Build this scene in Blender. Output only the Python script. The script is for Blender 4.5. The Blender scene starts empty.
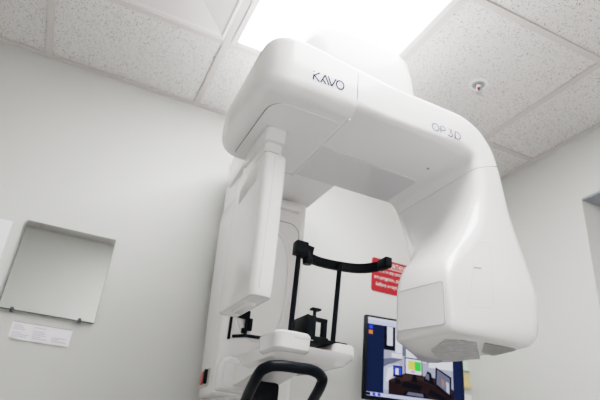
import bpy, bmesh, math, random
from mathutils import Vector, Matrix
random.seed(7)
S = bpy.context.scene
COL = S.collection
CAM_H = 1.10                      # the numbers below are heights relative to the lens; H() makes them absolute
CEIL = 1.36
WY, RX, BY, LX = 1.966, 1.825, -0.24, -1.40   # mirror wall, right wall, wall behind, unseen left wall set close for bounce light

# ------------------------------------------------------------------ materials
def principled(name, col, rough=.5, metal=0., coat=0., spec=.5, emit=None, estr=0.):
    m = bpy.data.materials.new(name); m.use_nodes = True
    b = m.node_tree.nodes['Principled BSDF']
    b.inputs['Base Color'].default_value = (*col, 1)
    b.inputs['Roughness'].default_value = rough
    b.inputs['Metallic'].default_value = metal
    b.inputs['Coat Weight'].default_value = coat
    b.inputs['Coat Roughness'].default_value = .06
    b.inputs['Specular IOR Level'].default_value = spec
    if emit:
        b.inputs['Emission Color'].default_value = (*emit, 1)
        b.inputs['Emission Strength'].default_value = estr
    return m

def noise_var(m, scale=30., amount=.03, bump=0., bscale=200.):
    """slight procedural tone variation and bump on a principled material"""
    nt = m.node_tree; b = nt.nodes['Principled BSDF']
    tc = nt.nodes.new('ShaderNodeTexCoord')
    n = nt.nodes.new('ShaderNodeTexNoise'); n.inputs['Scale'].default_value = scale; n.inputs['Detail'].default_value = 4
    nt.links.new(tc.outputs['Object'], n.inputs['Vector'])
    c = b.inputs['Base Color'].default_value[:3]
    r = nt.nodes.new('ShaderNodeValToRGB')
    r.color_ramp.elements[0].position = .3; r.color_ramp.elements[1].position = .7
    r.color_ramp.elements[0].color = (*[max(0, x*(1-amount)) for x in c], 1)
    r.color_ramp.elements[1].color = (*[min(1, x*(1+amount)) for x in c], 1)
    nt.links.new(n.outputs['Fac'], r.inputs['Fac']); nt.links.new(r.outputs['Color'], b.inputs['Base Color'])
    if bump:
        n2 = nt.nodes.new('ShaderNodeTexNoise'); n2.inputs['Scale'].default_value = bscale; n2.inputs['Detail'].default_value = 3
        nt.links.new(tc.outputs['Object'], n2.inputs['Vector'])
        bp = nt.nodes.new('ShaderNodeBump'); bp.inputs['Strength'].default_value = bump; bp.inputs['Distance'].default_value = .002
        nt.links.new(n2.outputs['Fac'], bp.inputs['Height']); nt.links.new(bp.outputs['Normal'], b.inputs['Normal'])
    return m

def tile_material():
    m = principled('acoustic_tile', (.77, .735, .715), .95, spec=.1)
    nt = m.node_tree; b = nt.nodes['Principled BSDF']; L = nt.links.new
    tc = nt.nodes.new('ShaderNodeTexCoord')
    warp = nt.nodes.new('ShaderNodeTexNoise'); warp.inputs['Scale'].default_value = 90; warp.inputs['Detail'].default_value = 2
    L(tc.outputs['Object'], warp.inputs['Vector'])
    mx = nt.nodes.new('ShaderNodeVectorMath'); mx.operation = 'MULTIPLY_ADD'
    mx.inputs[1].default_value = (.012, .012, .012)
    L(warp.outputs['Color'], mx.inputs[0]); L(tc.outputs['Object'], mx.inputs[2])
    dark = None
    for sc, hi, keep in ((125., .33, .52), (220., .36, .48)):
        v = nt.nodes.new('ShaderNodeTexVoronoi'); v.inputs['Scale'].default_value = sc
        L(mx.outputs[0], v.inputs['Vector'])
        d = nt.nodes.new('ShaderNodeMapRange'); d.inputs['From Min'].default_value = hi*.5; d.inputs['From Max'].default_value = hi
        d.inputs['To Min'].default_value = 1; d.inputs['To Max'].default_value = 0
        L(v.outputs['Distance'], d.inputs['Value'])
        sep = nt.nodes.new('ShaderNodeSeparateColor'); L(v.outputs['Color'], sep.inputs[0])
        k = nt.nodes.new('ShaderNodeMath'); k.operation = 'LESS_THAN'; k.inputs[1].default_value = keep
        L(sep.outputs[0], k.inputs[0])
        mu = nt.nodes.new('ShaderNodeMath'); mu.operation = 'MULTIPLY'; L(d.outputs[0], mu.inputs[0]); L(k.outputs[0], mu.inputs[1])
        if dark is None: dark = mu
        else:
            a = nt.nodes.new('ShaderNodeMath'); a.operation = 'MAXIMUM'; L(dark.outputs[0], a.inputs[0]); L(mu.outputs[0], a.inputs[1]); dark = a
    mix = nt.nodes.new('ShaderNodeMix'); mix.data_type = 'RGBA'
    mix.inputs['A'].default_value = (.74, .725, .715, 1); mix.inputs['B'].default_value = (.20, .17, .155, 1)
    L(dark.outputs[0], mix.inputs['Factor']); L(mix.outputs['Result'], b.inputs['Base Color'])
    bp = nt.nodes.new('ShaderNodeBump'); bp.inputs['Strength'].default_value = .4; bp.inputs['Distance'].default_value = .002; bp.invert = True
    L(dark.outputs[0], bp.inputs['Height']); L(bp.outputs['Normal'], b.inputs['Normal'])
    return m

M = {}
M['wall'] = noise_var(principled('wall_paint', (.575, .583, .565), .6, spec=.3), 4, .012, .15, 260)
M['wall_bounce'] = noise_var(principled('wall_paint_bounce', (.82, .82, .80), .6, spec=.3), 4, .012, .15, 260)  # paler coat for the off-camera walls, added to bounce light onto the machine
M['tile'] = tile_material()
M['grid'] = principled('grid_white', (.74, .71, .71), .45)
M['tee'] = principled('ceiling_tee', (.60, .57, .56), .5)
M['floor'] = noise_var(principled('floor_vinyl', (.50, .495, .49), .4), 6, .08)
M['plastic'] = noise_var(principled('white_plastic', (.875, .862, .865), .22, coat=.5), 3, .006)
M['plastic_grey'] = principled('pale_grey_plastic', (.74, .735, .735), .2, coat=.4)
M['plastic_seam'] = principled('seam_grey', (.22, .22, .23), .6)
M['plastic_line'] = principled('soft_seam', (.68, .68, .70), .5)
M['plastic_mid'] = principled('edge_shadow', (.48, .48, .49), .5)
M['vent'] = principled('vent_shadow', (.70, .70, .71), .6)
M['black'] = noise_var(principled('black_plastic', (.010, .014, .019), .42, spec=.2), 40, .2)
M['blackmetal'] = noise_var(principled('black_coated_tube', (.008, .012, .018), .34, spec=.22), 60, .15)
M['logo'] = principled('logo_ink', (.022, .018, .075), .6, spec=.05)
M['logo2'] = principled('logo_ink_light', (.03, .025, .12), .6, spec=.05)
M['red'] = principled('red_plastic', (.55, .05, .03), .35)
M['mirror'] = principled('mirror_silver', (.56, .58, .565), .03, metal=1.)
M['mirror_soft'] = principled('brushed_mirror', (.86, .86, .85), .42, metal=.85)
M['mirror_edge'] = principled('glass_edge', (.16, .20, .20), .2)
M['clip'] = principled('clip_dark', (.09, .11, .13), .3)
M['paper'] = noise_var(principled('paper_white', (.83, .82, .86), .8, spec=.1), 60, .02)
M['print'] = principled('print_grey', (.50, .49, .55), .8)
M['printdark'] = principled('print_dark', (.30, .29, .34), .8)
M['signred'] = noise_var(principled('sign_red', (.36, .016, .024), .45), 20, .05)
M['signwhite'] = principled('sign_white', (.85, .80, .80), .6)
M['label'] = noise_var(principled('rating_label', (.56, .56, .57), .35), 120, .06)
def print_pattern(m, dark):
    nt = m.node_tree; b_ = nt.nodes['Principled BSDF']
    tc = nt.nodes.new('ShaderNodeTexCoord'); mp = nt.nodes.new('ShaderNodeMapping'); mp.inputs['Rotation'].default_value = (0, 0, .6)
    nt.links.new(tc.outputs['Object'], mp.inputs['Vector'])
    wv = nt.nodes.new('ShaderNodeTexWave'); wv.inputs['Scale'].default_value = 22; wv.bands_direction = 'Y'; nt.links.new(mp.outputs[0], wv.inputs['Vector'])
    no_ = nt.nodes.new('ShaderNodeTexNoise'); no_.inputs['Scale'].default_value = 45; nt.links.new(mp.outputs[0], no_.inputs['Vector'])
    mu = nt.nodes.new('ShaderNodeMath'); mu.operation = 'MULTIPLY'; nt.links.new(wv.outputs['Fac'], mu.inputs[0]); nt.links.new(no_.outputs['Fac'], mu.inputs[1])
    gt = nt.nodes.new('ShaderNodeMath'); gt.operation = 'GREATER_THAN'; gt.inputs[1].default_value = .40; nt.links.new(mu.outputs[0], gt.inputs[0])
    mx = nt.nodes.new('ShaderNodeMix'); mx.data_type = 'RGBA'; mx.inputs['A'].default_value = b_.inputs['Base Color'].default_value; mx.inputs['B'].default_value = (*dark, 1)
    nt.links.new(gt.outputs[0], mx.inputs['Factor']); nt.links.new(mx.outputs['Result'], b_.inputs['Base Color'])
M['label'] = principled('rating_label', (.60, .60, .61), .35); print_pattern(M['label'], (.30, .30, .31))
M['labelmid'] = principled('warning_panel', (.36, .36, .36), .4)
M['recess'] = principled('recess_shade', (.42, .41, .40), .5)  # grey that stands in for the shade inside small hollows
M['flange'] = principled('flange_white', (.88, .90, .91), .25, coat=.4)
M['metal'] = principled('chrome_white', (.72, .74, .76), .25, metal=.5)
M['bulb'] = principled('sprinkler_red', (.16, .01, .01), .2)
M['diffuser'] = principled('light_diffuser', (.9, .9, .9), .5, emit=(1, .99, .985), estr=15.)
M['notey'] = noise_var(principled('note_yellow', (.62, .50, .26), .8), 40, .05)
M['noteg'] = principled('note_green', (.55, .70, .58), .8)
M['door'] = principled('door_paint', (.72, .68, .67), .5)
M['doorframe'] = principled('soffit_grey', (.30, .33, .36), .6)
def screen_mat(name, c, s=1.0):
    return principled(name, tuple(x*.03 for x in c), .5, spec=.12, emit=c, estr=s)

# ------------------------------------------------------------------ mesh helpers (relative heights)
def new(): return bmesh.new()

def box(bm, x0, x1, y0, y1, z0, z1, bev=0., seg=2):
    r = bmesh.ops.create_cube(bm, size=1.)
    vs = r['verts']
    for v in vs:
        v.co = Vector(((x0+x1)/2+v.co.x*(x1-x0), (y0+y1)/2+v.co.y*(y1-y0), (z0+z1)/2+v.co.z*(z1-z0)))
    if bev:
        es = list({e for v in vs for e in v.link_edges})
        bmesh.ops.bevel(bm, geom=es, offset=bev, segments=seg, profile=.5, affect='EDGES')

def round_poly(pts, radii, n=6):
    """fillet every corner with n points"""
    out = []; N = len(pts)
    for i in range(N):
        p = Vector(pts[i]); a = Vector(pts[i-1])-p; c = Vector(pts[(i+1) % N])-p
        r = radii[i] if isinstance(radii, (list, tuple)) else radii
        ta = min(r, a.length*.49); tc = min(r, c.length*.49)
        pa = p+a.normalized()*ta; pc = p+c.normalized()*tc
        for k in range(n):
            t = k/(n-1)
            w = .80                                   # rational quadratic, close to a circle
            d = (1-t)**2+2*t*(1-t)*w+t*t
            out.append((pa*(1-t)**2+p*(2*t*(1-t)*w)+pc*t*t)/d)
    return out

def loft(bm, rings, cap0=True, cap1=True):
    vr = [[bm.verts.new(p) for p in r] for r in rings]
    n = len(vr[0])
    for a, b in zip(vr, vr[1:]):
        for i in range(n):
            j = (i+1) % n
            bm.faces.new((a[i], a[j], b[j], b[i]))
    if cap0: bm.faces.new(vr[0][::-1])
    if cap1: bm.faces.new(vr[-1])

def catmull(vals, sub):
    """vals: list of tuples; Catmull-Rom through them"""
    out = []
    N = len(vals)
    for i in range(N-1):
        p0 = vals[max(i-1, 0)]; p1 = vals[i]; p2 = vals[i+1]; p3 = vals[min(i+2, N-1)]
        for k in range(sub):
            t = k/sub
            out.append(tuple(.5*(2*b+(c-a)*t+(2*a-5*b+4*c-d)*t*t+(3*b-a-3*c+d)*t**3) for a, b, c, d in zip(p0, p1, p2, p3)))
    out.append(tuple(vals[-1]))
    return out

def tube(bm, pts, rad, seg=12, caps=True):
    pts = [Vector(p) for p in pts]
    rings = []; prev = None
    for i, p in enumerate(pts):
        t = (pts[min(i+1, len(pts)-1)]-pts[max(i-1, 0)]).normalized()
        if prev is None:
            u = t.orthogonal().normalized()
        else:
            u = (prev-t*prev.dot(t)).normalized()
        prev = u; w = t.cross(u)
        rr = rad[i] if isinstance(rad, (list, tuple)) else rad
        rings.append([p+(u*math.cos(2*math.pi*k/seg)+w*math.sin(2*math.pi*k/seg))*rr for k in range(seg)])
    loft(bm, rings, caps, caps)

def lathe(bm, prof, c, axis='z', seg=28, close=True):
    rings = []
    for r, h in prof:
        ring = []
        for k in range(seg):
            a = 2*math.pi*k/seg
            if axis == 'z': ring.append(Vector((c[0]+r*math.cos(a), c[1]+r*math.sin(a), c[2]+h)))
            else: ring.append(Vector((c[0]+r*math.cos(a), c[1]+h, c[2]+r*math.sin(a))))
        rings.append(ring)
    loft(bm, rings, close, close)

def plan_loft(bm, secs, n=6):
    """secs: (z, x0, x1, y0, y1, radius)"""
    rings = []
    for z, x0, x1, y0, y1, r, *back in secs:          # optional x of the back left corner
        xb = back[0] if back else x0; xr = back[1] if len(back) > 1 else x1
        rings.append([Vector((p.x, p.y, z)) for p in round_poly([(x0, y0), (x1, y0), (xr, y1), (xb, y1)], r, n)])
    loft(bm, rings)

def ribbon(bm, frame, strokes, width, lift=0.):
    """flat strokes; frame(u, v) -> point"""
    for st in strokes:
        closed = st[0] == st[-1] and len(st) > 2
        P = [Vector(p) for p in (st[:-1] if closed else st)]
        N = len(P); L = []; R = []
        for i in range(N):
            a = P[i-1] if (closed or i) else P[i]; b = P[(i+1) % N] if (closed or i < N-1) else P[i]
            t = (b-a).normalized(); nrm = Vector((-t.y, t.x))
            if (closed or 0 < i < N-1):
                t1 = (P[i]-a).normalized(); c = max(.5, abs(t.dot(t1)))
            else: c = 1
            L.append(P[i]+nrm*width/2/c); R.append(P[i]-nrm*width/2/c)
        vl = [bm.verts.new(frame(*p)) for p in L]; vr = [bm.verts.new(frame(*p)) for p in R]
        for i in range(N if closed else N-1):
            j = (i+1) % N
            bm.faces.new((vl[i], vr[i], vr[j], vl[j]))

def quad(bm, pts, mi=0):
    f = bm.faces.new([bm.verts.new(Vector(p)) for p in pts]); f.material_index = mi; return f

# ------------------------------------------------------------------ object helpers
def link(name, bm, mats, parent=None, smooth=True, angle=32, fixn=True):
    if fixn: bmesh.ops.recalc_face_normals(bm, faces=bm.faces)
    for v in bm.verts: v.co.z += CAM_H
    lo = Vector([min(v.co[i] for v in bm.verts) for i in range(3)]); hi = Vector([max(v.co[i] for v in bm.verts) for i in range(3)])
    c = (lo+hi)/2
    for v in bm.verts: v.co -= c
    me = bpy.data.meshes.new(name); bm.to_mesh(me); bm.free()
    for m in (mats if isinstance(mats, list) else [mats]): me.materials.append(m)
    if smooth:
        for p in me.polygons: p.use_smooth = True
        me.set_sharp_from_angle(angle=math.radians(angle))
    o = bpy.data.objects.new(name, me); COL.objects.link(o)
    base = Vector((0, 0, 0))
    if parent:
        o.parent = parent
        p = parent
        while p: base += p.location; p = p.parent
    o.location = c-base
    return o

def empty(name, loc, label, cat, group=None):
    o = bpy.data.objects.new(name, None); COL.objects.link(o); o.location = loc; o.empty_display_size = .1
    tag(o, label, cat, group); return o

def tag(o, label, cat, group=None):
    o['label'] = label; o['category'] = cat
    if group: o['group'] = group
    return o

def struct(o): o['kind'] = 'structure'; return o

def text_bm(body, size, frame, align='LEFT'):
    cu = bpy.data.curves.new('t', 'FONT'); cu.body = body; cu.size = size; cu.align_x = align; cu.resolution_u = 3
    to = bpy.data.objects.new('t', cu); COL.objects.link(to)
    dg = bpy.context.evaluated_depsgraph_get()
    me = bpy.data.meshes.new_from_object(to.evaluated_get(dg))
    bm = bmesh.new(); bm.from_mesh(me)
    bpy.data.objects.remove(to); bpy.data.curves.remove(cu); bpy.data.meshes.remove(me)
    for v in bm.verts: v.co = frame(v.co.x, v.co.y)
    return bm

def merge(dst, src):
    me = bpy.data.meshes.new('tmp'); src.to_mesh(me); src.free(); dst.from_mesh(me); bpy.data.meshes.remove(me)

# ------------------------------------------------------------------ room shell
FL = -CAM_H
b = new(); box(b, LX-.1, RX+.25, BY-.1, WY+.1, FL-.1, FL); struct(link('floor', b, M['floor'], smooth=False))
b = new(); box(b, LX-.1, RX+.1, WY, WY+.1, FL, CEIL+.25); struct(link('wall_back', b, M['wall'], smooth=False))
b = new(); box(b, LX-.1, RX+.1, BY-.1, BY, FL, CEIL+.25); struct(link('wall_front', b, M['wall_bounce'], smooth=False))  # wall behind the lens, made paler to light the machine front by bounce
b = new(); box(b, LX-.1, LX, BY, WY, FL, CEIL+.25); struct(link('wall_left', b, M['wall_bounce'], smooth=False))  # unseen wall, made paler and nearer to bounce light onto left-facing sides
# right wall with the opening of a recessed doorway
DY0, DY1, DZ = .36, 1.312, 1.077
b = new()
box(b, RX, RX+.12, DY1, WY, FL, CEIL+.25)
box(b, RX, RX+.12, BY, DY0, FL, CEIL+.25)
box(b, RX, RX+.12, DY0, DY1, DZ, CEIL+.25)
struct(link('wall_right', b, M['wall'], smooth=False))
b = new(); box(b, RX+.125, RX+.17, DY0-.02, DY1+.02, FL, DZ+.02, .002); struct(link('door_1', b, M['door'], smooth=False))
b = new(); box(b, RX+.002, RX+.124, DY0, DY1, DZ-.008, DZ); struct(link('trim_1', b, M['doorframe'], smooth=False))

# suspended ceiling: panels, grid, wall angle
GX0, GY0, P = -.330, .907, .6096
xs = [GX0+P*k for k in range(-4, 6)]
ys = [GY0+P*k for k in range(-2, 3)]
tx = [x for x in xs if LX < x < RX]; ty = [y for y in ys if BY < y < WY]
XB = [LX]+tx+[RX]; YB = [BY]+ty+[WY]
LIGHT_CELLS = {(round(GX0+P, 3), 0), (round(GX0+P, 3), 1)}
b = new()
def cell_type(x0, y0):
    if abs(x0-(GX0+P)) < .01 and -.05+.907-P-.01 < y0 < GY0+.01 and y0 > 0: return 'light'
    if abs(x0-GX0) < .01 and abs(y0-GY0) < .01: return 'vent'
    return 'tile'
for i in range(len(XB)-1):
    for j in range(len(YB)-1):
        if cell_type(XB[i], YB[j]) != 'tile': continue
        box(b, XB[i]+.001, XB[i+1]-.001, YB[j]+.001, YB[j+1]-.001, CEIL+.006, CEIL+.022)
struct(link('ceiling', b, M['tile'], smooth=False))
b = new(); box(b, LX-.1, RX+.1, BY-.1, WY+.1, CEIL+.25, CEIL+.3); struct(link('ceiling', b, M['wall'], smooth=False))
b = new()
for x in tx: box(b, x-.012, x+.012, BY+.02, WY-.02, CEIL-.0015, CEIL+.004)
for y in ty: box(b, LX+.02, RX-.02, y-.012, y+.012, CEIL-.001, CEIL+.0045)
# omit the bar that would cross the two-panel light
struct(link('trim_2', b, M['tee'], smooth=False))
b = new()
box(b, LX, RX, WY-.022, WY, CEIL-.002, CEIL+.003); box(b, RX-.022, RX, BY, WY, CEIL-.002, CEIL+.003)
box(b, LX, RX, BY, BY+.022, CEIL-.002, CEIL+.003); box(b, LX, LX+.022, BY, WY, CEIL-.002, CEIL+.003)
struct(link('trim_3', b, M['tee'], smooth=False))

# ------------------------------------------------------------------ ceiling light
lx0, lx1, ly0, ly1 = GX0+P+.013, GX0+2*P-.013, GY0-P+.013, GY0+P-.013
lt = empty('ceiling_light', ((lx0+lx1)/2, (ly0+ly1)/2, CEIL+CAM_H), 'bright glowing white panel light set in the ceiling grid above the x-ray machine', 'ceiling light')
b = new(); fw = .022
box(b, lx0, lx0+fw, ly0, ly1, CEIL-.006, CEIL+.02, .002); box(b, lx1-fw, lx1, ly0, ly1, CEIL-.006, CEIL+.02, .002)
box(b, lx0+fw, lx1-fw, ly0, ly0+fw, CEIL-.006, CEIL+.02, .002); box(b, lx0+fw, lx1-fw, ly1-fw, ly1, CEIL-.006, CEIL+.02, .002)
link('frame', b, M['grid'], lt, smooth=False)
b = new(); box(b, lx0+fw, lx1-fw, ly0+fw, ly1-fw, CEIL-.004, CEIL+.012); link('diffuser', b, M['diffuser'], lt, smooth=False)

# ------------------------------------------------------------------ air diffuser (pyramid recess with a centre plate)
vx0, vx1, vy0, vy1 = GX0+.013, GX0+P-.013, GY0+.013, GY0+P-.013
vt = empty('air_diffuser', ((vx0+vx1)/2, (vy0+vy1)/2, CEIL+CAM_H), 'square white air diffuser with a sloped recess, in the ceiling beside the panel light', 'air vent')
b = new()
def sq(d, z): return [Vector((vx0+d, vy0+d, z)), Vector((vx1-d, vy0+d, z)), Vector((vx1-d, vy1-d, z)), Vector((vx0+d, vy1-d, z))]
loft(b, [sq(0, CEIL+.002), sq(.012, CEIL-.002), sq(.02, CEIL+.004), sq(.13, CEIL+.030), sq(.17, CEIL+.045), sq(.17, CEIL+.07)], False, True)
link('cone', b, M['grid'], vt, smooth=False)
b = new(); loft(b, [sq(.145, CEIL+.018), sq(.14, CEIL+.012), sq(.15, CEIL+.004), sq(.16, CEIL+.002)]); link('centre_plate', b, M['grid'], vt, smooth=False)

# ------------------------------------------------------------------ fire sprinkler
c = (1.221, 1.228, CEIL+.006)
sp = empty('fire_sprinkler', (c[0], c[1], c[2]+CAM_H), 'small white fire sprinkler with round flange and red bulb in the ceiling tile', 'sprinkler')
b = new(); lathe(b, [(.038, .001), (.038, -.002), (.035, -.0045), (.026, -.0045), (.022, -.003), (.020, -.0025), (.016, -.0025)], c, seg=32); link('flange', b, M['flange'], sp)
b = new(); lathe(b, [(.0245, -.0040), (.0245, -.0049), (.0150, -.0049), (.0150, -.0040)], c, seg=32); link('cup_shade', b, M['recess'], sp)  # flat ring; the shading of the recessed cup is put into its grey
b = new(); lathe(b, [(.011, 0), (.011, -.010), (.008, -.014), (.005, -.015)], c, seg=16)
for s in (-1, 1):
    tube(b, catmull([(c[0]+s*.007, c[1], c[2]-.012), (c[0]+s*.012, c[1], c[2]-.022), (c[0]+s*.009, c[1], c[2]-.032), (c[0]+s*.002, c[1], c[2]-.038)], 4), .0022, 8)
link('body', b, M['metal'], sp)
b = new(); tube(b, [(c[0], c[1], c[2]-.015), (c[0], c[1], c[2]-.024), (c[0], c[1], c[2]-.036)], [.003, .0042, .003], 10); link('glass_bulb', b, M['bulb'], sp)
b = new(); lathe(b, [(.004, -.037), (.012, -.039), (.012, -.0405), (.004, -.042)], c, seg=18); link('deflector_plate', b, M['metal'], sp)

# ------------------------------------------------------------------ wall mirror
mr = empty('wall_mirror', (-.053, WY, .354+CAM_H), 'square frameless mirror held by clips on the wall left of the machine', 'mirror')
b = new(); box(b, -.205, .098, WY-.012, WY-.004, .3545, .667); link('backing', b, M['mirror_edge'], mr, smooth=False)
b = new(); box(b, -.204, .097, WY-.0145, WY-.0125, .3555, .666, .0008, 1); link('glass', b, M['mirror'], mr, smooth=False)
for x in (-.163, .048):
    b = new(); lathe(b, [(.0065, 0), (.0065, -.006), (.004, -.008)], (x, WY-.0148, .3565), 'y', 14); box(b, x-.006, x+.006, WY-.016, WY, .3475, .3535, .001)
    link('mirror_clip', b, M['clip'], mr)

# ------------------------------------------------------------------ paper notice under the mirror
def wall_frame(x0, z0, y, tilt=0.):
    ct, st = math.cos(tilt), math.sin(tilt)
    return lambda u, v: Vector((x0+u*ct-v*st, y, z0+u*st+v*ct))
no = empty('paper_notice', (-.058, WY, .266+CAM_H), 'narrow strip of printed paper taped to the wall under the square mirror', 'paper')
b = new(); fr = wall_frame(-.150, .266, WY-.0015)
rows = 8
grid = [[None]*3 for _ in range(rows+1)]
vv = []
for i in range(rows+1):
    u = .186*i/rows
    col = []
    for j in range(3):
        z = .0565*j/2; y = WY-.0002-(.007*math.sin(i/rows*math.pi*3)**2*(1-j/2))
        col.append(b.verts.new(Vector((-.150+u, y, .266+z))))
    vv.append(col)
for i in range(rows):
    for j in range(2): b.faces.new((vv[i][j], vv[i+1][j], vv[i+1][j+1], vv[i][j+1]))
link('sheet', b, M['paper'], no, fixn=False)
b = new()
def bar(bm, fr, u0, u1, v0, v1, mi=0): quad(bm, [fr(u0, v0), fr(u1, v0), fr(u1, v1), fr(u0, v1)], mi)
fr = wall_frame(-.150, .266, WY-.0085)
bar(b, wall_frame(-.150, .266, WY-.002), .002, .184, .0545, .0565, 1)
random.seed(3)
for colu in (.008, .068, .128):
    for r in range(7):
        w = random.uniform(.018, .05)
        if random.random() < .8: bar(b, fr, colu, colu+w, .043-r*.0058, .0452-r*.0058, 0)
link('printing', b, [M['print'], M['printdark']], no, smooth=False)

# ------------------------------------------------------------------ poster at the left edge
po = empty('paper_poster', (-.36, WY, .39+CAM_H), 'plain white paper sheet on the wall at the left edge, left of the mirror', 'poster')
b = new(); box(b, -.49, -.249, WY-.004, WY, .385, .652, .0008, 1); link('sheet', b, M['paper'], po, smooth=False)

# ------------------------------------------------------------------ red warning sign
sg = empty('warning_sign', (1.335, WY, .70+CAM_H), 'red warning sign with white lettering on the wall, between head support and x-ray tube', 'sign')
SX0, SX1, SZ0, SZ1 = 1.214, 1.474, .706, .866
b = new()
r2 = round_poly([(SX0, SZ0), (SX1, SZ0), (SX1, SZ1), (SX0, SZ1)], .012, 6)
loft(b, [[Vector((p.x, y, p.y)) for p in r2] for y in (WY-.0005, WY-.003)]); link('board', b, M['signred'], sg, smooth=False)
b = new(); sc = (SX0+SX1)/2-.004
for txt, z, sz, wd in (('IMPORTANT', .832, .034, .138), ('If there is any possibility you', .801, .024, .236), ('are pregnant, please tell us', .768, .024, .226), ('before x-rays are taken.', .735, .024, .204)):
    tb = text_bm(txt, sz, lambda u, v: Vector((u, 0, v)), 'CENTER')
    k = wd/(max(v.co.x for v in tb.verts)-min(v.co.x for v in tb.verts))
    for v in tb.verts: v.co = Vector((sc+v.co.x*k, WY-.0036, z+v.co.z))
    merge(b, tb)
fr = wall_frame(sc, .825, WY-.0036); bar(b, fr, -.069, .069, 0, .0025)
link('lettering', b, M['signwhite'], sg, smooth=False, fixn=False)

# ------------------------------------------------------------------ sticky notes by the corner
for nm, x0, x1, z0, z1, mt, lab in (('sticky_note', 1.690, 1.749, .428, .472, M['noteg'], 'pale green note on the wall right of the monitor, above the yellow one'),
                                   ('sticky_note', 1.700, 1.757, .350, .420, M['notey'], 'yellow sticky note on the wall right of the monitor'),
                                   ('sticky_note', 1.690, 1.760, .270, .325, M['paper'], 'white paper note on the wall right of the monitor, below the yellow one')):
    b = new()
    n = 5; top = []
    for i in range(n+1):
        t = i/n; z = z1+(z0-z1)*t; y = WY-.0001-.010*t*t
        top.append((z, y))
    for (z, y), (z2, y2) in zip(top, top[1:]): quad(b, [(x0, y, z), (x0, y2, z2), (x1, y2, z2), (x1, y, z)])
    bmesh.ops.remove_doubles(b, verts=b.verts, dist=1e-5)
    tag(link(nm, b, mt), lab, 'note', 'notes by the room corner')

# ------------------------------------------------------------------ computer monitor
mo = empty('computer_monitor', (1.31, 1.77, .24+CAM_H), 'black flat monitor showing a desk scene, mounted behind and below the x-ray tube', 'monitor')
ang = math.radians(-8)
MC = Vector((1.310, 1.772, .383)); MW, MH = .439, .322
def mon(u, v, d=0.):   # u right, v up from centre, d toward the viewer
    ux = Vector((math.cos(ang), math.sin(ang), 0)); n = Vector((math.sin(ang), -math.cos(ang), 0))
    return MC+ux*u+Vector((0, 0, 1))*v+n*d
def mbox(bm, u0, u1, v0, v1, d0, d1, bev=.002):
    t = bmesh.new(); box(t, u0, u1, d0, d1, v0, v1, bev)
    for v in t.verts: v.co = mon(v.co.x, v.co.z, v.co.y)
    merge(bm, t)
b = new(); mbox(b, -MW/2, MW/2, -MH/2, MH/2, -.025, .0, .004); mbox(b, -.12, .12, -.08, .08, -.045, -.02, .008); link('case', b, M['black'], mo)
b = new(); mbox(b, -.04, .04, -.04, .04, -.20, -.04, .004); link('wall_bracket', b, M['black'], mo)
bz = .010
SW, SH = MW-2*bz, MH-2*bz-.004
scol = dict(bg=(.012, .025, .075), bar=(.62, .66, .95), wall=(.42, .44, .58), wall2=(.80, .82, .95), dark=(.006, .008, .016), desk=(.03, .016, .018), desk2=(.06, .035, .035),
            white=(.85, .87, 1.0), green=(.08, .75, .10), yellow=(.75, .72, .15), blue=(.05, .10, .75), orange=(.8, .25, .08), grey=(.16, .17, .24), chair=(.55, .58, .75), pink=(.75, .35, .6), skin=(.35, .22, .18))
keys = list(scol); smats = [screen_mat('screen_'+k, scol[k], .62) for k in keys]
b = new(); layer = [0]
def sp_poly(k, pts):   # pts in crop pixels of the displayed picture: u 0..1, v 0..1 from top
    layer[0] += 1
    d = .0008+layer[0]*.00006
    quad(b, [mon(-SW/2+u*SW, SH/2+.002-v*SH, d) for u, v in pts], keys.index(k))
def sr(k, u0, u1, v0, v1): sp_poly(k, [(u0, v1), (u1, v1), (u1, v0), (u0, v0)])
sr('bg', 0, 1, 0, 1); sr('bar', 0, 1, 0, .085); sr('wall2', .0, .30, .0, .03); sr('white', .3, .9, .05, .08)
sr('blue', .01, .05, .10, .15); sr('orange', .01, .05, .17, .22); sr('wall', .17, .90, .085, .95)
sr('dark', .17, .285, .085, .40); sr('wall2', .20, .26, .09, .34); sr('white', .29, .36, .085, .42); sr('pink', .30, .34, .11, .16)
sr('grey', .36, .40, .085, .45); sr('wall2', .40, .62, .085, .50); sr('grey', .62, .64, .085, .5); sr('white', .64, .90, .1, .55)
sp_poly('grey', [(.17, .62), (.36, .50), (.36, .46), (.17, .52)]); sr('white', .25, .36, .43, .49)
sp_poly('chair', [(.17, .90), (.24, .90), (.33, .70), (.33, .55), (.22, .58), (.17, .63)]); sp_poly('white', [(.19, .80), (.22, .80), (.28, .68), (.28, .60), (.21, .63)])
sp_poly('desk', [(.22, .95), (.90, .95), (.90, .80), (.72, .68), (.40, .66), (.22, .78)])
sp_poly('desk2', [(.22, .80), (.55, .73), (.88, .86), (.90, .80), (.72, .68), (.40, .66)])
sr('dark', .265, .36, .585, .73); sr('blue', .275, .35, .60, .70); sr('white', .29, .32, .62, .70)
sr('dark', .385, .57, .46, .68); sr('white', .395, .56, .475, .665); sr('yellow', .42, .49, .50, .61); sr('green', .49, .555, .50, .62); sr('pink', .45, .49, .62, .65)
sp_poly('dark', [(.45, .76), (.52, .76), (.50, .68), (.47, .68)]); sp_poly('dark', [(.35, .84), (.54, .87), (.57, .80), (.38, .775)])
sp_poly('dark', [(.58, .73), (.70, .78), (.66, .62), (.62, .60)]); sp_poly('grey', [(.60, .70), (.64, .72), (.64, .64), (.61, .63)])
sp_poly('dark', [(.70, .78), (.87, .92), (.88, .64), (.71, .53)]); sp_poly('grey', [(.715, .75), (.855, .87), (.862, .655), (.725, .56)]); sp_poly('skin', [(.77, .76), (.80, .79), (.80, .69), (.77, .67)]); sp_poly('chair', [(.82, .83), (.85, .85), (.85, .72), (.82, .70)])
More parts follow.
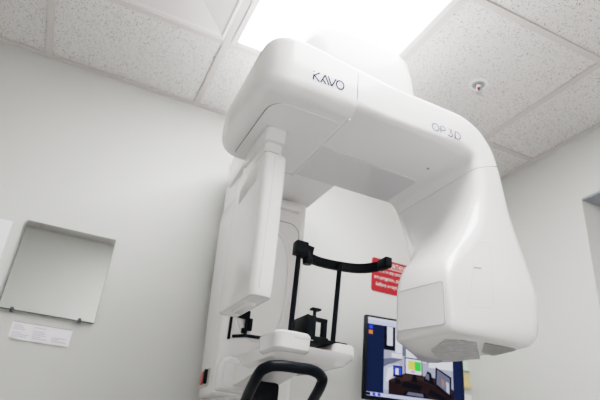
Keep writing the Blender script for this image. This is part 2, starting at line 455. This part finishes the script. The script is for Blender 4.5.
sp_poly('dark', [(.62, .90), (.80, .95), (.84, .92), (.65, .83)]); sp_poly('dark', [(.36, .95), (.62, .95), (.60, .89), (.40, .885)]); sp_poly('grey', [(.40, .935), (.58, .94), (.57, .90), (.42, .895)])
sp_poly('dark', [(.28, .81), (.34, .81), (.335, .75), (.29, .75)])
sr('bar', 0, 1, .955, 1); sr('dark', 0, .04, .96, .995); sr('blue', .06, .09, .96, .995); sr('blue', .11, .14, .96, .995)
link('displayed_picture', b, smats, mo, smooth=False, fixn=False)

# =================================================================== the panoramic x-ray machine
mc = empty('dental_xray_machine', (.55, 1.74, 0), 'large white panoramic dental x-ray machine standing against the wall in mid picture', 'x-ray machine')
W = M['plastic']

# ---- column (with base plate) and moving carriage
b = new()
plan_loft(b, [(FL+.0, .30, .80, 1.36, 1.94, .08), (FL+.03, .30, .80, 1.36, 1.94, .08), (FL+.04, .32, .78, 1.38, 1.93, .08), (FL+.041, .52, .67, 1.66, 1.90, .03), (.20, .52, .67, 1.66, 1.90, .03)])
link('column', b, W, mc)
b = new()
plan_loft(b, [(.152, .468, .706, 1.612, 1.872, .03, .488), (.156, .460, .713, 1.603, 1.878, .035, .480), (.168, .456, .716, 1.600, 1.88, .04, .476), (.45, .452, .715, 1.600, 1.88, .04, .462),
              (.78, .450, .714, 1.600, 1.88, .04, .449), (.835, .453, .714, 1.602, 1.88, .04, .452), (.858, .462, .712, 1.61, 1.875, .04, .462)])
cr = link('carriage', b, W, mc)
b = new()
plan_loft(b, [(.80, .462, .712, 1.606, 1.872, .03, .456), (.98, .459, .713, 1.606, 1.874, .03, .450), (1.05, .457, .713, 1.606, 1.874, .03, .446)])
link('shoulder', b, W, cr)
# emergency stop on the carriage side; the recess shade is put into its grey
def slant(bm):
    for v in bm.verts: v.co.x += (v.co.y-1.77)*.07
b = new(); box(b, .4625, .480, 1.705, 1.845, .178, .236, .006); slant(b); link('switch_recess', b, M['recess'], cr)
b = new()
tube(b, [(.468, 1.765, .206), (.460, 1.765, .206), (.459, 1.765, .206), (.454, 1.765, .206), (.453, 1.765, .206)], [.014, .014, .022, .022, .016], 18); slant(b); link('stop_button', b, M['red'], cr)
b = new(); box(b, .452, .466, 1.712, 1.730, .186, .230, .003); slant(b); link('switch_guard', b, M['black'], cr)
# panel outline and oval mirror on the column front
def outline(name, pts, rad, y, width, mat, parent, closed=True, n=7, th=.0012):
    bb = new(); r = round_poly(pts, rad, n); st = [tuple(p) for p in r]
    if closed: st.append(st[0])
    ribbon(bb, lambda u, v: Vector((u, y, v)), [st], width)
    for f in bb.faces: pass
    return link(name, bb, mat, parent, smooth=False)
b = new()
st = [(.52, .750), (.640, .750)]+[(.640+.040*math.sin(math.radians(t)), .710+.040*math.cos(math.radians(t))) for t in range(10, 91, 10)]+[(.684, .46)]
ribbon(b, lambda u, v: Vector((u, 1.5988, v)), [st], .0028); link('panel_seam', b, M['plastic_seam'], cr, smooth=False)
def oval(cx, cz, rx, rz, n=48, pw=2.6):
    out = []
    for k in range(n):
        a = 2*math.pi*k/n; ca, sa = math.cos(a), math.sin(a)
        out.append((cx+rx*math.copysign(abs(ca)**(2/pw), ca), cz+rz*math.copysign(abs(sa)**(2/pw), sa)))
    return out
b = new()
rings = []
for g, y in ((.014, 1.5995), (.012, 1.595), (.006, 1.591), (.0, 1.592), (-.004, 1.597)):
    rings.append([Vector((x, y, z)) for x, z in oval(.572, .515, .079+g, .185+g)])
loft(b, rings, False, False)
cm = link('mirror_bezel', b, W, cr)
b = new(); b.faces.new([b.verts.new(Vector((x, 1.5965, z))) for x, z in oval(.572, .515, .078, .184)]); bmesh.ops.recalc_face_normals(b, faces=b.faces)
if list(b.faces)[0].normal.y > 0: bmesh.ops.reverse_faces(b, faces=b.faces)
link('positioning_mirror', b, M['mirror_soft'], cr, smooth=False, fixn=False)
b = new(); box(b, .572, .584, 1.596, 1.603, .270, .300, .002); link('slot', b, M['black'], cr)
b = new(); box(b, .590, .672, 1.575, 1.603, .795, .822, .003); link('ledge', b, W, cr)
# lower knee cover
b = new()
rr = round_poly([(.453, .158), (.60, .158), (.62, .20), (.60, .240), (.453, .262)], [.01, .02, .03, .02, .04], 5)
loft(b, [[Vector((p.x, y, p.y)) for p in rr] for y in (1.603, 1.566)]+[[Vector((.525+(p.x-.525)*.93, 1.552, .2+(p.y-.2)*.90)) for p in rr]])
link('knee_cover', b, W, cr, angle=50)
outline('knee_seam', [(.462, .166), (.525, .166), (.522, .228), (.462, .240)], .02, 1.5512, .002, M['plastic_line'], cr)
# black strip, bar and blocks in front of the mirror foot
b = new(); box(b, .4715, .4785, 1.590, 1.602, .312, .388, .001); link('black_strip', b, M['black'], cr)
b = new(); tube(b, [(.484, 1.588, .321), (.526, 1.585, .329), (.580, 1.582, .331)], .005, 8); br = link('black_bar', b, M['black'], mc)
b = new()
box(b, .494, .534, 1.584, 1.594, .380, .409, .004); box(b, .521, .529, 1.584, 1.594, .330, .385, .001)
box(b, .530, .545, 1.584, 1.594, .346, .386, .004); box(b, .511, .523, 1.586, 1.594, .336, .352, .002)
link('black_blocks', b, M['black'], br)

# ---- overhead arm: broad slab from the column over the rotating unit
b = new()
plan_loft(b, [(.925, .412, .772, 1.005, 1.86, .09, .462, .712), (.928, .404, .780, .992, 1.87, .09, .453, .718), (.94, .400, .783, .985, 1.875, .09, .449, .718), (1.02, .400, .772, .985, 1.875, .09, .446, .718),
              (1.075, .406, .758, .988, 1.87, .09, .450, .716), (1.098, .420, .742, 1.000, 1.86, .09, .462, .706), (1.108, .45, .71, 1.03, 1.83, .07, .485, .68)], 8)
oa = link('overhead_arm', b, W, mc, angle=50)
b = new()
plan_loft(b, [(.840, .447, .712, 1.345, 1.62, .004), (.842, .445, .714, 1.343, 1.62, .004), (.94, .445, .714, 1.343, 1.62, .004)])
link('arm_soffit', b, M['plastic'], oa)
b = new(); lathe(b, [(.09, .885), (.09, .93)], (.60, 1.13, 0), 'z', 32); link('pivot', b, M['plastic_grey'], oa)

# ---- rotating C-arm, a loft of five-cornered sections along the C
# (ox, oz, ix, iz, yf, y1, a2, y2, yo, r_inner_front, r_outer_front, r_back)
secs = [
 (.2745, .888, .2745, .826, 1.015, 1.275, .2, 1.278, 1.275, .016, .014, .02),
 (.2765, .898, .2765, .812, .990, 1.288, .2, 1.292, 1.288, .020, .018, .025),
 (.283, .905, .283, .796, .962, 1.298, .2, 1.303, 1.298, .026, .022, .03),
 (.300, .908, .300, .777, .938, 1.305, .2, 1.310, 1.305, .032, .024, .03),
 (.330, .908, .330, .768, .922, 1.308, .2, 1.314, 1.308, .036, .026, .03),
 (.380, .906, .380, .767, .918, 1.308, .2, 1.314, 1.308, .038, .026, .03),
 (.450, .904, .450, .767, .917, 1.308, .2, 1.314, 1.308, .038, .026, .03),
 (.509, .902, .509, .767, .917, 1.308, .2, 1.314, 1.308, .038, .026, .03),
 (.516, .902, .516, .780, .917, 1.308, .2, 1.314, 1.308, .024, .026, .025),
 (.600, .900, .600, .779, .917, 1.306, .2, 1.312, 1.306, .018, .026, .025),
 (.700, .898, .700, .778, .917, 1.304, .2, 1.310, 1.304, .018, .026, .025),
 (.790, .897, .785, .777, .918, 1.302, .2, 1.310, 1.300, .022, .026, .025),
 (.855, .893, .835, .775, .919, 1.302, .2, 1.310, 1.298, .030, .026, .025),
 (.912, .868, .864, .770, .920, 1.300, .2, 1.310, 1.296, .028, .026, .025),
 (.952, .822, .880, .758, .920, 1.297, .2, 1.308, 1.294, .028, .028, .025),
 (.974, .768, .887, .735, .920, 1.290, .22, 1.306, 1.292, .028, .030, .025),
 (.990, .700, .889, .690, .920, 1.268, .28, 1.302, 1.290, .030, .034, .03),
 (1.006, .625, .882, .638, .920, 1.225, .36, 1.298, 1.288, .036, .038, .04),
 (1.028, .550, .858, .578, .917, 1.165, .48, 1.294, 1.286, .045, .042, .05),
 (1.044, .485, .818, .518, .911, 1.115, .62, 1.290, 1.284, .050, .044, .05),
 (1.053, .430, .774, .455, .904, 1.082, .74, 1.286, 1.282, .034, .046, .04),
 (1.053, .390, .757, .400, .898, 1.072, .80, 1.284, 1.280, .014, .047, .03),
 (1.047, .352, .755, .335, .895, 1.072, .80, 1.282, 1.278, .010, .047, .03),
 (1.037, .318, .756, .294, .893, 1.074, .80, 1.280, 1.274, .010, .046, .03),
 (1.024, .295, .757, .281, .894, 1.074, .80, 1.276, 1.268, .010, .044, .03),
 (1.008, .282, .760, .2755, .897, 1.072, .80, 1.268, 1.258, .010, .040, .03),
 (.990, .276, .767, .2735, .904, 1.065, .80, 1.255, 1.246, .010, .035, .03),
]
def c_ring(s, n=7):
    ox, oz, ix, iz, yf, y1, a2, y2, yo, ri, ro, rb = s
    I = Vector((ix, 0, iz)); D = Vector((ox-ix, 0, oz-iz)); Ln = D.length; D.normalize()
    rise = max(0., min(.026, (.62-ox)*.1))          # the front edge of the left end stands a little higher
    skew = .024*max(0., min(1., (.85-ix)/.09)) if iz < .6 else 0.    # the collimator face turns slightly toward the patient
    pts = [(0, yf), (Ln+rise, yf), (Ln, yo), (a2*Ln, y2), (-skew, y1)]
    # points run inner-front, outer-front, outer-back, chamfer, inner-back
    out = []
    for p in round_poly(pts, [ri, ro, rb, rb, rb*.8], n):
        out.append(I+D*p.x+Vector((0, p.y, 0)))
    return out
SPLIT = 15
b = new(); loft(b, [c_ring(s) for s in catmull(secs[:SPLIT+1], 5)])
ra = link('rotating_arm', b, W, mc, angle=60)
# the tube housing starts a hair below the seam and is slightly inset there
def shrink(s, d):
    s = list(s); I = Vector((s[2], s[3])); O = Vector((s[0], s[1])); t = (O-I).normalized()
    I2 = I+t*d; O2 = O-t*d
    s[0], s[1], s[2], s[3] = O2.x, O2.y, I2.x, I2.y; s[4] += d; s[5] -= d; s[7] -= d; s[8] -= d
    return tuple(s)
def lerp(a, c, t): return tuple(x*(1-t)+y*t for x, y in zip(a, c))
tail = catmull(secs[SPLIT-1:], 5)[5:]
gap = lerp(tail[0], tail[1], .22)
b = new(); loft(b, [c_ring(shrink(tail[0], .004)), c_ring(shrink(gap, .003)), c_ring(gap)]+[c_ring(s) for s in tail[1:]])
th = link('tube_housing', b, W, mc, angle=60)

# seam of the outer side cover, along the front edge
def edge_line(ss, i=9): return [c_ring(q)[i]+Vector((0, -.0002, 0)) for q in ss]
b = new(); tube(b, edge_line(catmull(secs[13:SPLIT+1], 5)), .0007, 6); link('side_seam', b, M['plastic_line'], ra)
b = new(); tube(b, edge_line(tail[1:-18]), .0007, 6); link('side_seam', b, M['plastic_line'], th)

# lettering on the front of the rotating arm, laid onto its surface
from mathutils.bvhtree import BVHTree
def surface_tree(o):
    off = o.location+o.parent.location
    return BVHTree.FromPolygons([v.co+off for v in o.data.vertices], [list(p.vertices) for p in o.data.polygons])
arm_tree = surface_tree(ra); tube_tree = surface_tree(th)
def front(tree, x, z, lift):
    h = tree.ray_cast(Vector((x, 0, z+CAM_H)), Vector((0, 1, 0)))
    return Vector((x, (h[0].y if h[0] else .915)-lift, z))
def circ(cx, cy, rx, ry, n=28): 
    p = [(cx+rx*math.cos(2*math.pi*k/n), cy+ry*math.sin(2*math.pi*k/n)) for k in range(n)]; return p+[p[0]]
hK = .027
b = new()
fr = lambda u, v: front(arm_tree, .387+u, .8135+v, .0012)
ribbon(b, fr, [[(.002, 0), (.002, hK*.62)], [(.002, hK), (.002, hK*.84)], [(.018, hK), (.0035, hK*.50), (.0185, 0)],
               [(.0215, 0), (.0325, hK)], [(.0315, hK), (.0445, 0)], [(.0275, hK*.42), (.0355, 0)],
               [(.0405, hK), (.0515, 0), (.0515, 0.0001)], [(.0515, 0), (.0625, hK)],
               circ(.0745, hK/2, .0105, hK/2-.0012)], .0036)
link('brand_lettering', b, M['logo'], ra, smooth=False)
hO = .0235
b = new()
fr = lambda u, v: front(arm_tree, .738+u, .798+v, .0012)
def arc(cx, cy, rx, ry, a0, a1, n=14): return [(cx+rx*math.cos(math.radians(a0+(a1-a0)*k/n)), cy+ry*math.sin(math.radians(a0+(a1-a0)*k/n))) for k in range(n+1)]
ribbon(b, fr, [circ(.012, hO/2, .0112, hO/2-.0008),
               [(.029, 0), (.029, hO-.001), (.036, hO-.001)]+arc(.037, hO*.70, .0075, hO*.27, 88, -88)+[(.030, hO*.42)],
               [(.056, hO-.001)]+[(.066, hO-.001), (.0605, hO*.60)]+arc(.0605, hO*.31, .0085, hO*.28, 85, -150),
               [(.077, .0008), (.077, hO-.001), (.082, hO-.001)]+arc(.083, hO/2, .0125, hO/2-.001, 88, -88)+[(.077, .0008)]], .0024)
link('model_lettering', b, M['logo2'], ra, smooth=False)

# inset cover plate under the left end, its dark gap, and the ridge beside it
pp = [(.317, 1.275), (.317, .980), (.502, .980), (.502, 1.29)]
b = new(); r2 = round_poly(pp, [.02, .05, .006, .01], 8)
loft(b, [[Vector((p.x, p.y, z)) for p in r2] for z in (.772, .7655)]); 
cp = link('cover_plate', b, M['plastic'], ra)
b = new(); st = [tuple(p) for p in r2]
ribbon(b, lambda u, v: Vector((u, v, .7672)), [st[4:20]], .004); link('plate_gap', b, M['plastic_seam'], ra, smooth=False)
b = new(); tube(b, [(p.x, p.y, .7662) for p in r2[12:17]], .0016, 6); link('plate_lip', b, W, ra)
b = new(); tube(b, [(.5125, .955, .770), (.5125, 1.30, .768)], .0045, 8); link('ridge', b, W, ra)
b = new(); r2 = round_poly([(.52, 1.116), (.84, 1.128), (.888, 1.15), (.900, 1.297), (.52, 1.297)], [.004, .03, .06, .01, .004], 6)
loft(b, [[Vector((p.x, p.y, z)) for p in r2] for z in (.784, .7735)]); link('rear_plate', b, M['plastic_grey'], ra)
for x, y in ((.829, 1.053), (.822, 1.222)):
    b = new(); lathe(b, [(.0042, .780), (.0042, .7742)], (x, y, 0), 'z', 12); link('screw', b, M['plastic_seam'], ra)

# collimator plate on the patient side of the tube housing
b = new()
pc = [(.908, .289), (1.060, .294), (1.056, .390), (.910, .388)]
def cface(y, lift): return .7545-.024*(y-.895)/.178-lift
r2 = round_poly(pc, .010, 6)
loft(b, [[Vector((cface(p.x, l), p.x, p.y)) for p in r2] for l in (-.012, .0015)]); cl = link('collimator_plate', b, W, th)
b = new(); st = [tuple(p) for p in r2]; ribbon(b, lambda u, v: Vector((cface(u, .002), u, v)), [st+[st[0]]], .0022); link('plate_outline', b, M['plastic_mid'], th, smooth=False)
# access cover on the front of the housing
r2 = round_poly([(.808, .336), (.880, .346), (.902, .520), (.852, .510)], .012, 6)
b = new(); st = [tuple(p) for p in r2]; st.append(st[0])
dense = []
for (u0, v0), (u1, v1) in zip(st, st[1:]):
    k = max(1, int(math.hypot(u1-u0, v1-v0)/.006))
    dense += [(u0+(u1-u0)*i/k, v0+(v1-v0)*i/k) for i in range(k)]
dense.append(dense[0])
ribbon(b, lambda u, v: front(tube_tree, u, v, .0005), [dense], .0014); ac = link('access_cover', b, M['plastic_line'], th, smooth=False)
b = new(); ribbon(b, lambda u, v: front(tube_tree, u, v, .0008), [[(.836, .436), (.860, .440)]], .003); link('latch_mark', b, M['plastic_seam'], th, smooth=False)
# rating labels on the underside of the housing
b = new()
ZB = .2733
r2 = round_poly([(.80, .965), (.865, .940), (1.005, 1.08), (.985, 1.20), (.86, 1.10)], .01, 4)
loft(b, [[Vector((p.x, p.y, z)) for p in r2] for z in (ZB+.004, ZB-.0006)])
rl = link('rating_label', b, M['label'], th, smooth=False)
b = new(); r2 = round_poly([(.885, .935), (.985, .935), (1.0, 1.03), (.955, 1.02)], .008, 4)
loft(b, [[Vector((p.x, p.y, z)) for p in r2] for z in (ZB+.004, ZB-.0005)]); link('warning_label', b, M['labelmid'], th, smooth=False)

# ---- sensor unit hanging from the left end
b = new()
sx = [ # z, x0, x1, y0, y1, r
 (.306, .362, .390, 1.075, 1.275, .012), (.309, .353, .397, 1.060, 1.288, .014), (.318, .347, .400, 1.052, 1.295, .016),
 (.40, .345, .400, 1.050, 1.296, .016), (.52, .341, .399, 1.050, 1.291, .016), (.60, .339, .399, 1.050, 1.286, .016),
 (.645, .338, .399, 1.051, 1.278, .016), (.667, .338, .399, 1.054, 1.272, .016), (.675, .341, .396, 1.064, 1.262, .016), (.690, .349, .394, 1.085, 1.256, .014), (.705, .354, .391, 1.10, 1.25, .014)]
plan_loft(b, catmull(sx, 3), 6)
su = link('sensor_unit', b, W, mc, angle=40)
b = new(); plan_loft(b, [(.680, .350, .399, 1.090, 1.258, .014), (.718, .350, .399, 1.090, 1.260, .014), (.720, .352, .397, 1.094, 1.257, .014), (.722, .352, .397, 1.094, 1.257, .014), (.724, .346, .404, 1.084, 1.266, .014), (.768, .346, .404, 1.084, 1.266, .014)]); link('neck', b, W, su)
b = new(); box(b, .3445, .4055, 1.0825, 1.2675, .7632, .7658); link('neck_gap', b, M['plastic_line'], su, smooth=False)
for k in range(11):
    y = 1.098+k*.0125
    b = new(); box(b, .3377, .345, y-.0016, y+.0016, .604-k*.0015, .660-k*.0030); link('vent_slot', b, M['vent'], su, smooth=False)
for k in range(10):
    y = 1.080+k*.0115
    b = new(); box(b, .3460, .352, y-.0016, y+.0016, .330, .343); link('vent_slot', b, M['vent'], su, smooth=False)
b = new(); box(b, .3640, .3654, 1.0492, 1.053, .325, .655); link('front_seam', b, M['plastic_line'], su, smooth=False)
b = new(); plan_loft(b, [(.298, .362, .384, 1.12, 1.21, .008), (.300, .360, .386, 1.115, 1.215, .008), (.310, .358, .388, 1.11, 1.22, .008)]); link('chin_bump', b, M['plastic_grey'], su)

# ---- patient support table with chin rest, head band and hand rail
b = new()
plan_loft(b, [(.210, .492, .645, 1.19, 1.44, .03), (.215, .472, .668, 1.172, 1.45, .04), (.232, .462, .682, 1.158, 1.46, .04), (.240, .460, .684, 1.155, 1.46, .04)])
pt = link('support_table', b, W, mc, angle=40)
b = new(); plan_loft(b, [(.222, .464, .541, 1.150, 1.262, .020), (.228, .456, .548, 1.143, 1.27, .022), (.262, .454, .549, 1.141, 1.272, .022), (.268, .459, .545, 1.146, 1.268, .02)]); link('left_pod', b, W, pt, angle=40)
b = new(); plan_loft(b, [(.232, .635, .689, 1.195, 1.33, .015), (.238, .630, .694, 1.190, 1.34, .015), (.264, .630, .695, 1.189, 1.34, .015), (.270, .634, .691, 1.193, 1.335, .012)]); link('right_pod', b, W, pt, angle=40)
b = new(); box(b, .50, .548, 1.1405, 1.1425, .2535, .2548); link('pod_seam', b, M['plastic_line'], pt, smooth=False)
# arm that carries the table
b = new(); loft(b, [[Vector((x, y, z)) for x, z in ((.495, z0), (.605, z0), (.605, .235), (.495, .235))] for y, z0 in ((1.30, .208), (1.45, .185), (1.61, .165))]); link('table_arm', b, W, pt)
# chin rest: two uprights joined at the top, black plate, stem with pad
b = new()
box(b, .548, .556, 1.185, 1.275, .272, .327, .002); box(b, .548, .575, 1.185, 1.198, .262, .326, .003)
box(b, .601, .614, 1.20, 1.216, .272, .326, .002); box(b, .548, .614, 1.198, 1.214, .317, .327, .003); box(b, .556, .614, 1.19, 1.22, .262, .277, .002)
ch = link('chin_rest', b, M['black'], mc)
b = new(); box(b, .535, .672, 1.195, 1.29, .269, .274, .001); link('rest_plate', b, M['black'], ch)
b = new(); tube(b, [(.577, 1.205, .320), (.577, 1.205, .347)], .0045, 8); box(b, .566, .592, 1.195, 1.215, .344, .350, .002); link('bite_holder', b, M['black'], ch)
# rods
b = new(); tube(b, [(.512, 1.20, .262), (.516, 1.20, .495)], .0068, 10); link('support_rod', b, M['blackmetal'], mc)
b = new(); tube(b, [(.655, 1.245, .270), (.664, 1.245, .505)], .0068, 10); link('support_rod', b, M['blackmetal'], mc)
# head band: arc bulging toward the column
pb = catmull([(.515, 1.195, .497), (.545, 1.228, .497), (.600, 1.258, .499), (.668, 1.258, .500), (.722, 1.236, .499), (.754, 1.195, .500), (.758, 1.155, .500)], 6)
b = new(); rings = []
for i, p in enumerate(pb):
    a = Vector(pb[max(i-1, 0)]); c2 = Vector(pb[min(i+1, len(pb)-1)]); t = (c2-a); t.z = 0; t.normalize(); nrm = Vector((-t.y, t.x, 0))
    P0 = Vector(p); hh = .013; tt = .005
    rings.append([P0+nrm*tt+Vector((0, 0, hh)), P0-nrm*tt+Vector((0, 0, hh)), P0-nrm*tt-Vector((0, 0, hh)), P0+nrm*tt-Vector((0, 0, hh))])
loft(b, rings); hb = link('head_band', b, M['black'], mc, angle=40)
b = new(); box(b, .499, .535, 1.180, 1.210, .478, .516, .004); link('band_mount', b, M['black'], hb)
b = new(); loft(b, [[Vector(p) for p in ((.530, y, .490), (.566, y+.03, .490), (.572, y+.03, .524), (.546, y+.015, .520))] for y in (1.195, 1.203)]); link('band_wing', b, M['black'], hb)
b = new(); lathe(b, [(.012, .470), (.014, .478), (.014, .490)], (.553, 1.225, 0), 'z', 14); link('band_knob', b, M['black'], hb)
b = new(); box(b, .748, .768, 1.138, 1.184, .486, .514, .002); link('band_pad', b, M['black'], hb)
# hand rail
hp = catmull([(.475, 1.46, -.10), (.444, 1.30, .075), (.418, 1.145, .152), (.428, 1.112, .172), (.455, 1.105, .1785), (.50, 1.103, .1795), (.535, 1.105, .1795), (.563, 1.118, .172), (.578, 1.145, .155), (.612, 1.30, .085), (.625, 1.46, -.09)], 8)
b = new(); tube(b, hp, .0125, 14); hr = link('hand_rail', b, M['blackmetal'], mc, angle=60)
b = new(); box(b, .47, .63, 1.44, 1.62, -.125, -.085, .008); link('rail_bracket', b, M['black'], hr)
b = new(); box(b, .505, .575, 1.38, 1.46, .10, .178, .01); link('table_bracket', b, M['black'], pt)

# ------------------------------------------------------------------ light, world, camera
w = bpy.data.worlds.new('world'); S.world = w; w.use_nodes = True
w.node_tree.nodes['Background'].inputs[0].default_value = (.9, .93, 1, 1); w.node_tree.nodes['Background'].inputs[1].default_value = .3

def cam_axes(pitch, roll, yaw):
    f = Vector((math.sin(yaw)*math.cos(pitch), math.cos(yaw)*math.cos(pitch), math.sin(pitch)))
    r = Vector((math.cos(yaw), -math.sin(yaw), 0)); u = r.cross(f)
    return r*math.cos(roll)+u*math.sin(roll), -r*math.sin(roll)+u*math.cos(roll), f
r, u, f = cam_axes(.45712967, .09683444, .39750078)
cd = bpy.data.cameras.new('camera'); co = bpy.data.objects.new('camera', cd); COL.objects.link(co)
co.matrix_world = Matrix(((r.x, u.x, -f.x, 0), (r.y, u.y, -f.y, 0), (r.z, u.z, -f.z, CAM_H), (0, 0, 0, 1)))
cd.sensor_width = 36; cd.lens = 522.88*36/600; cd.clip_start = .01
cd.dof.use_dof = True; cd.dof.focus_distance = 1.15; cd.dof.aperture_fstop = 5.0
S.camera = co
S.view_settings.view_transform = 'Filmic'; S.view_settings.look = 'High Contrast'; S.view_settings.exposure = .36; S.view_settings.gamma = 1.0
S.cycles.max_bounces = 10; S.cycles.diffuse_bounces = 6; S.cycles.use_denoising = True
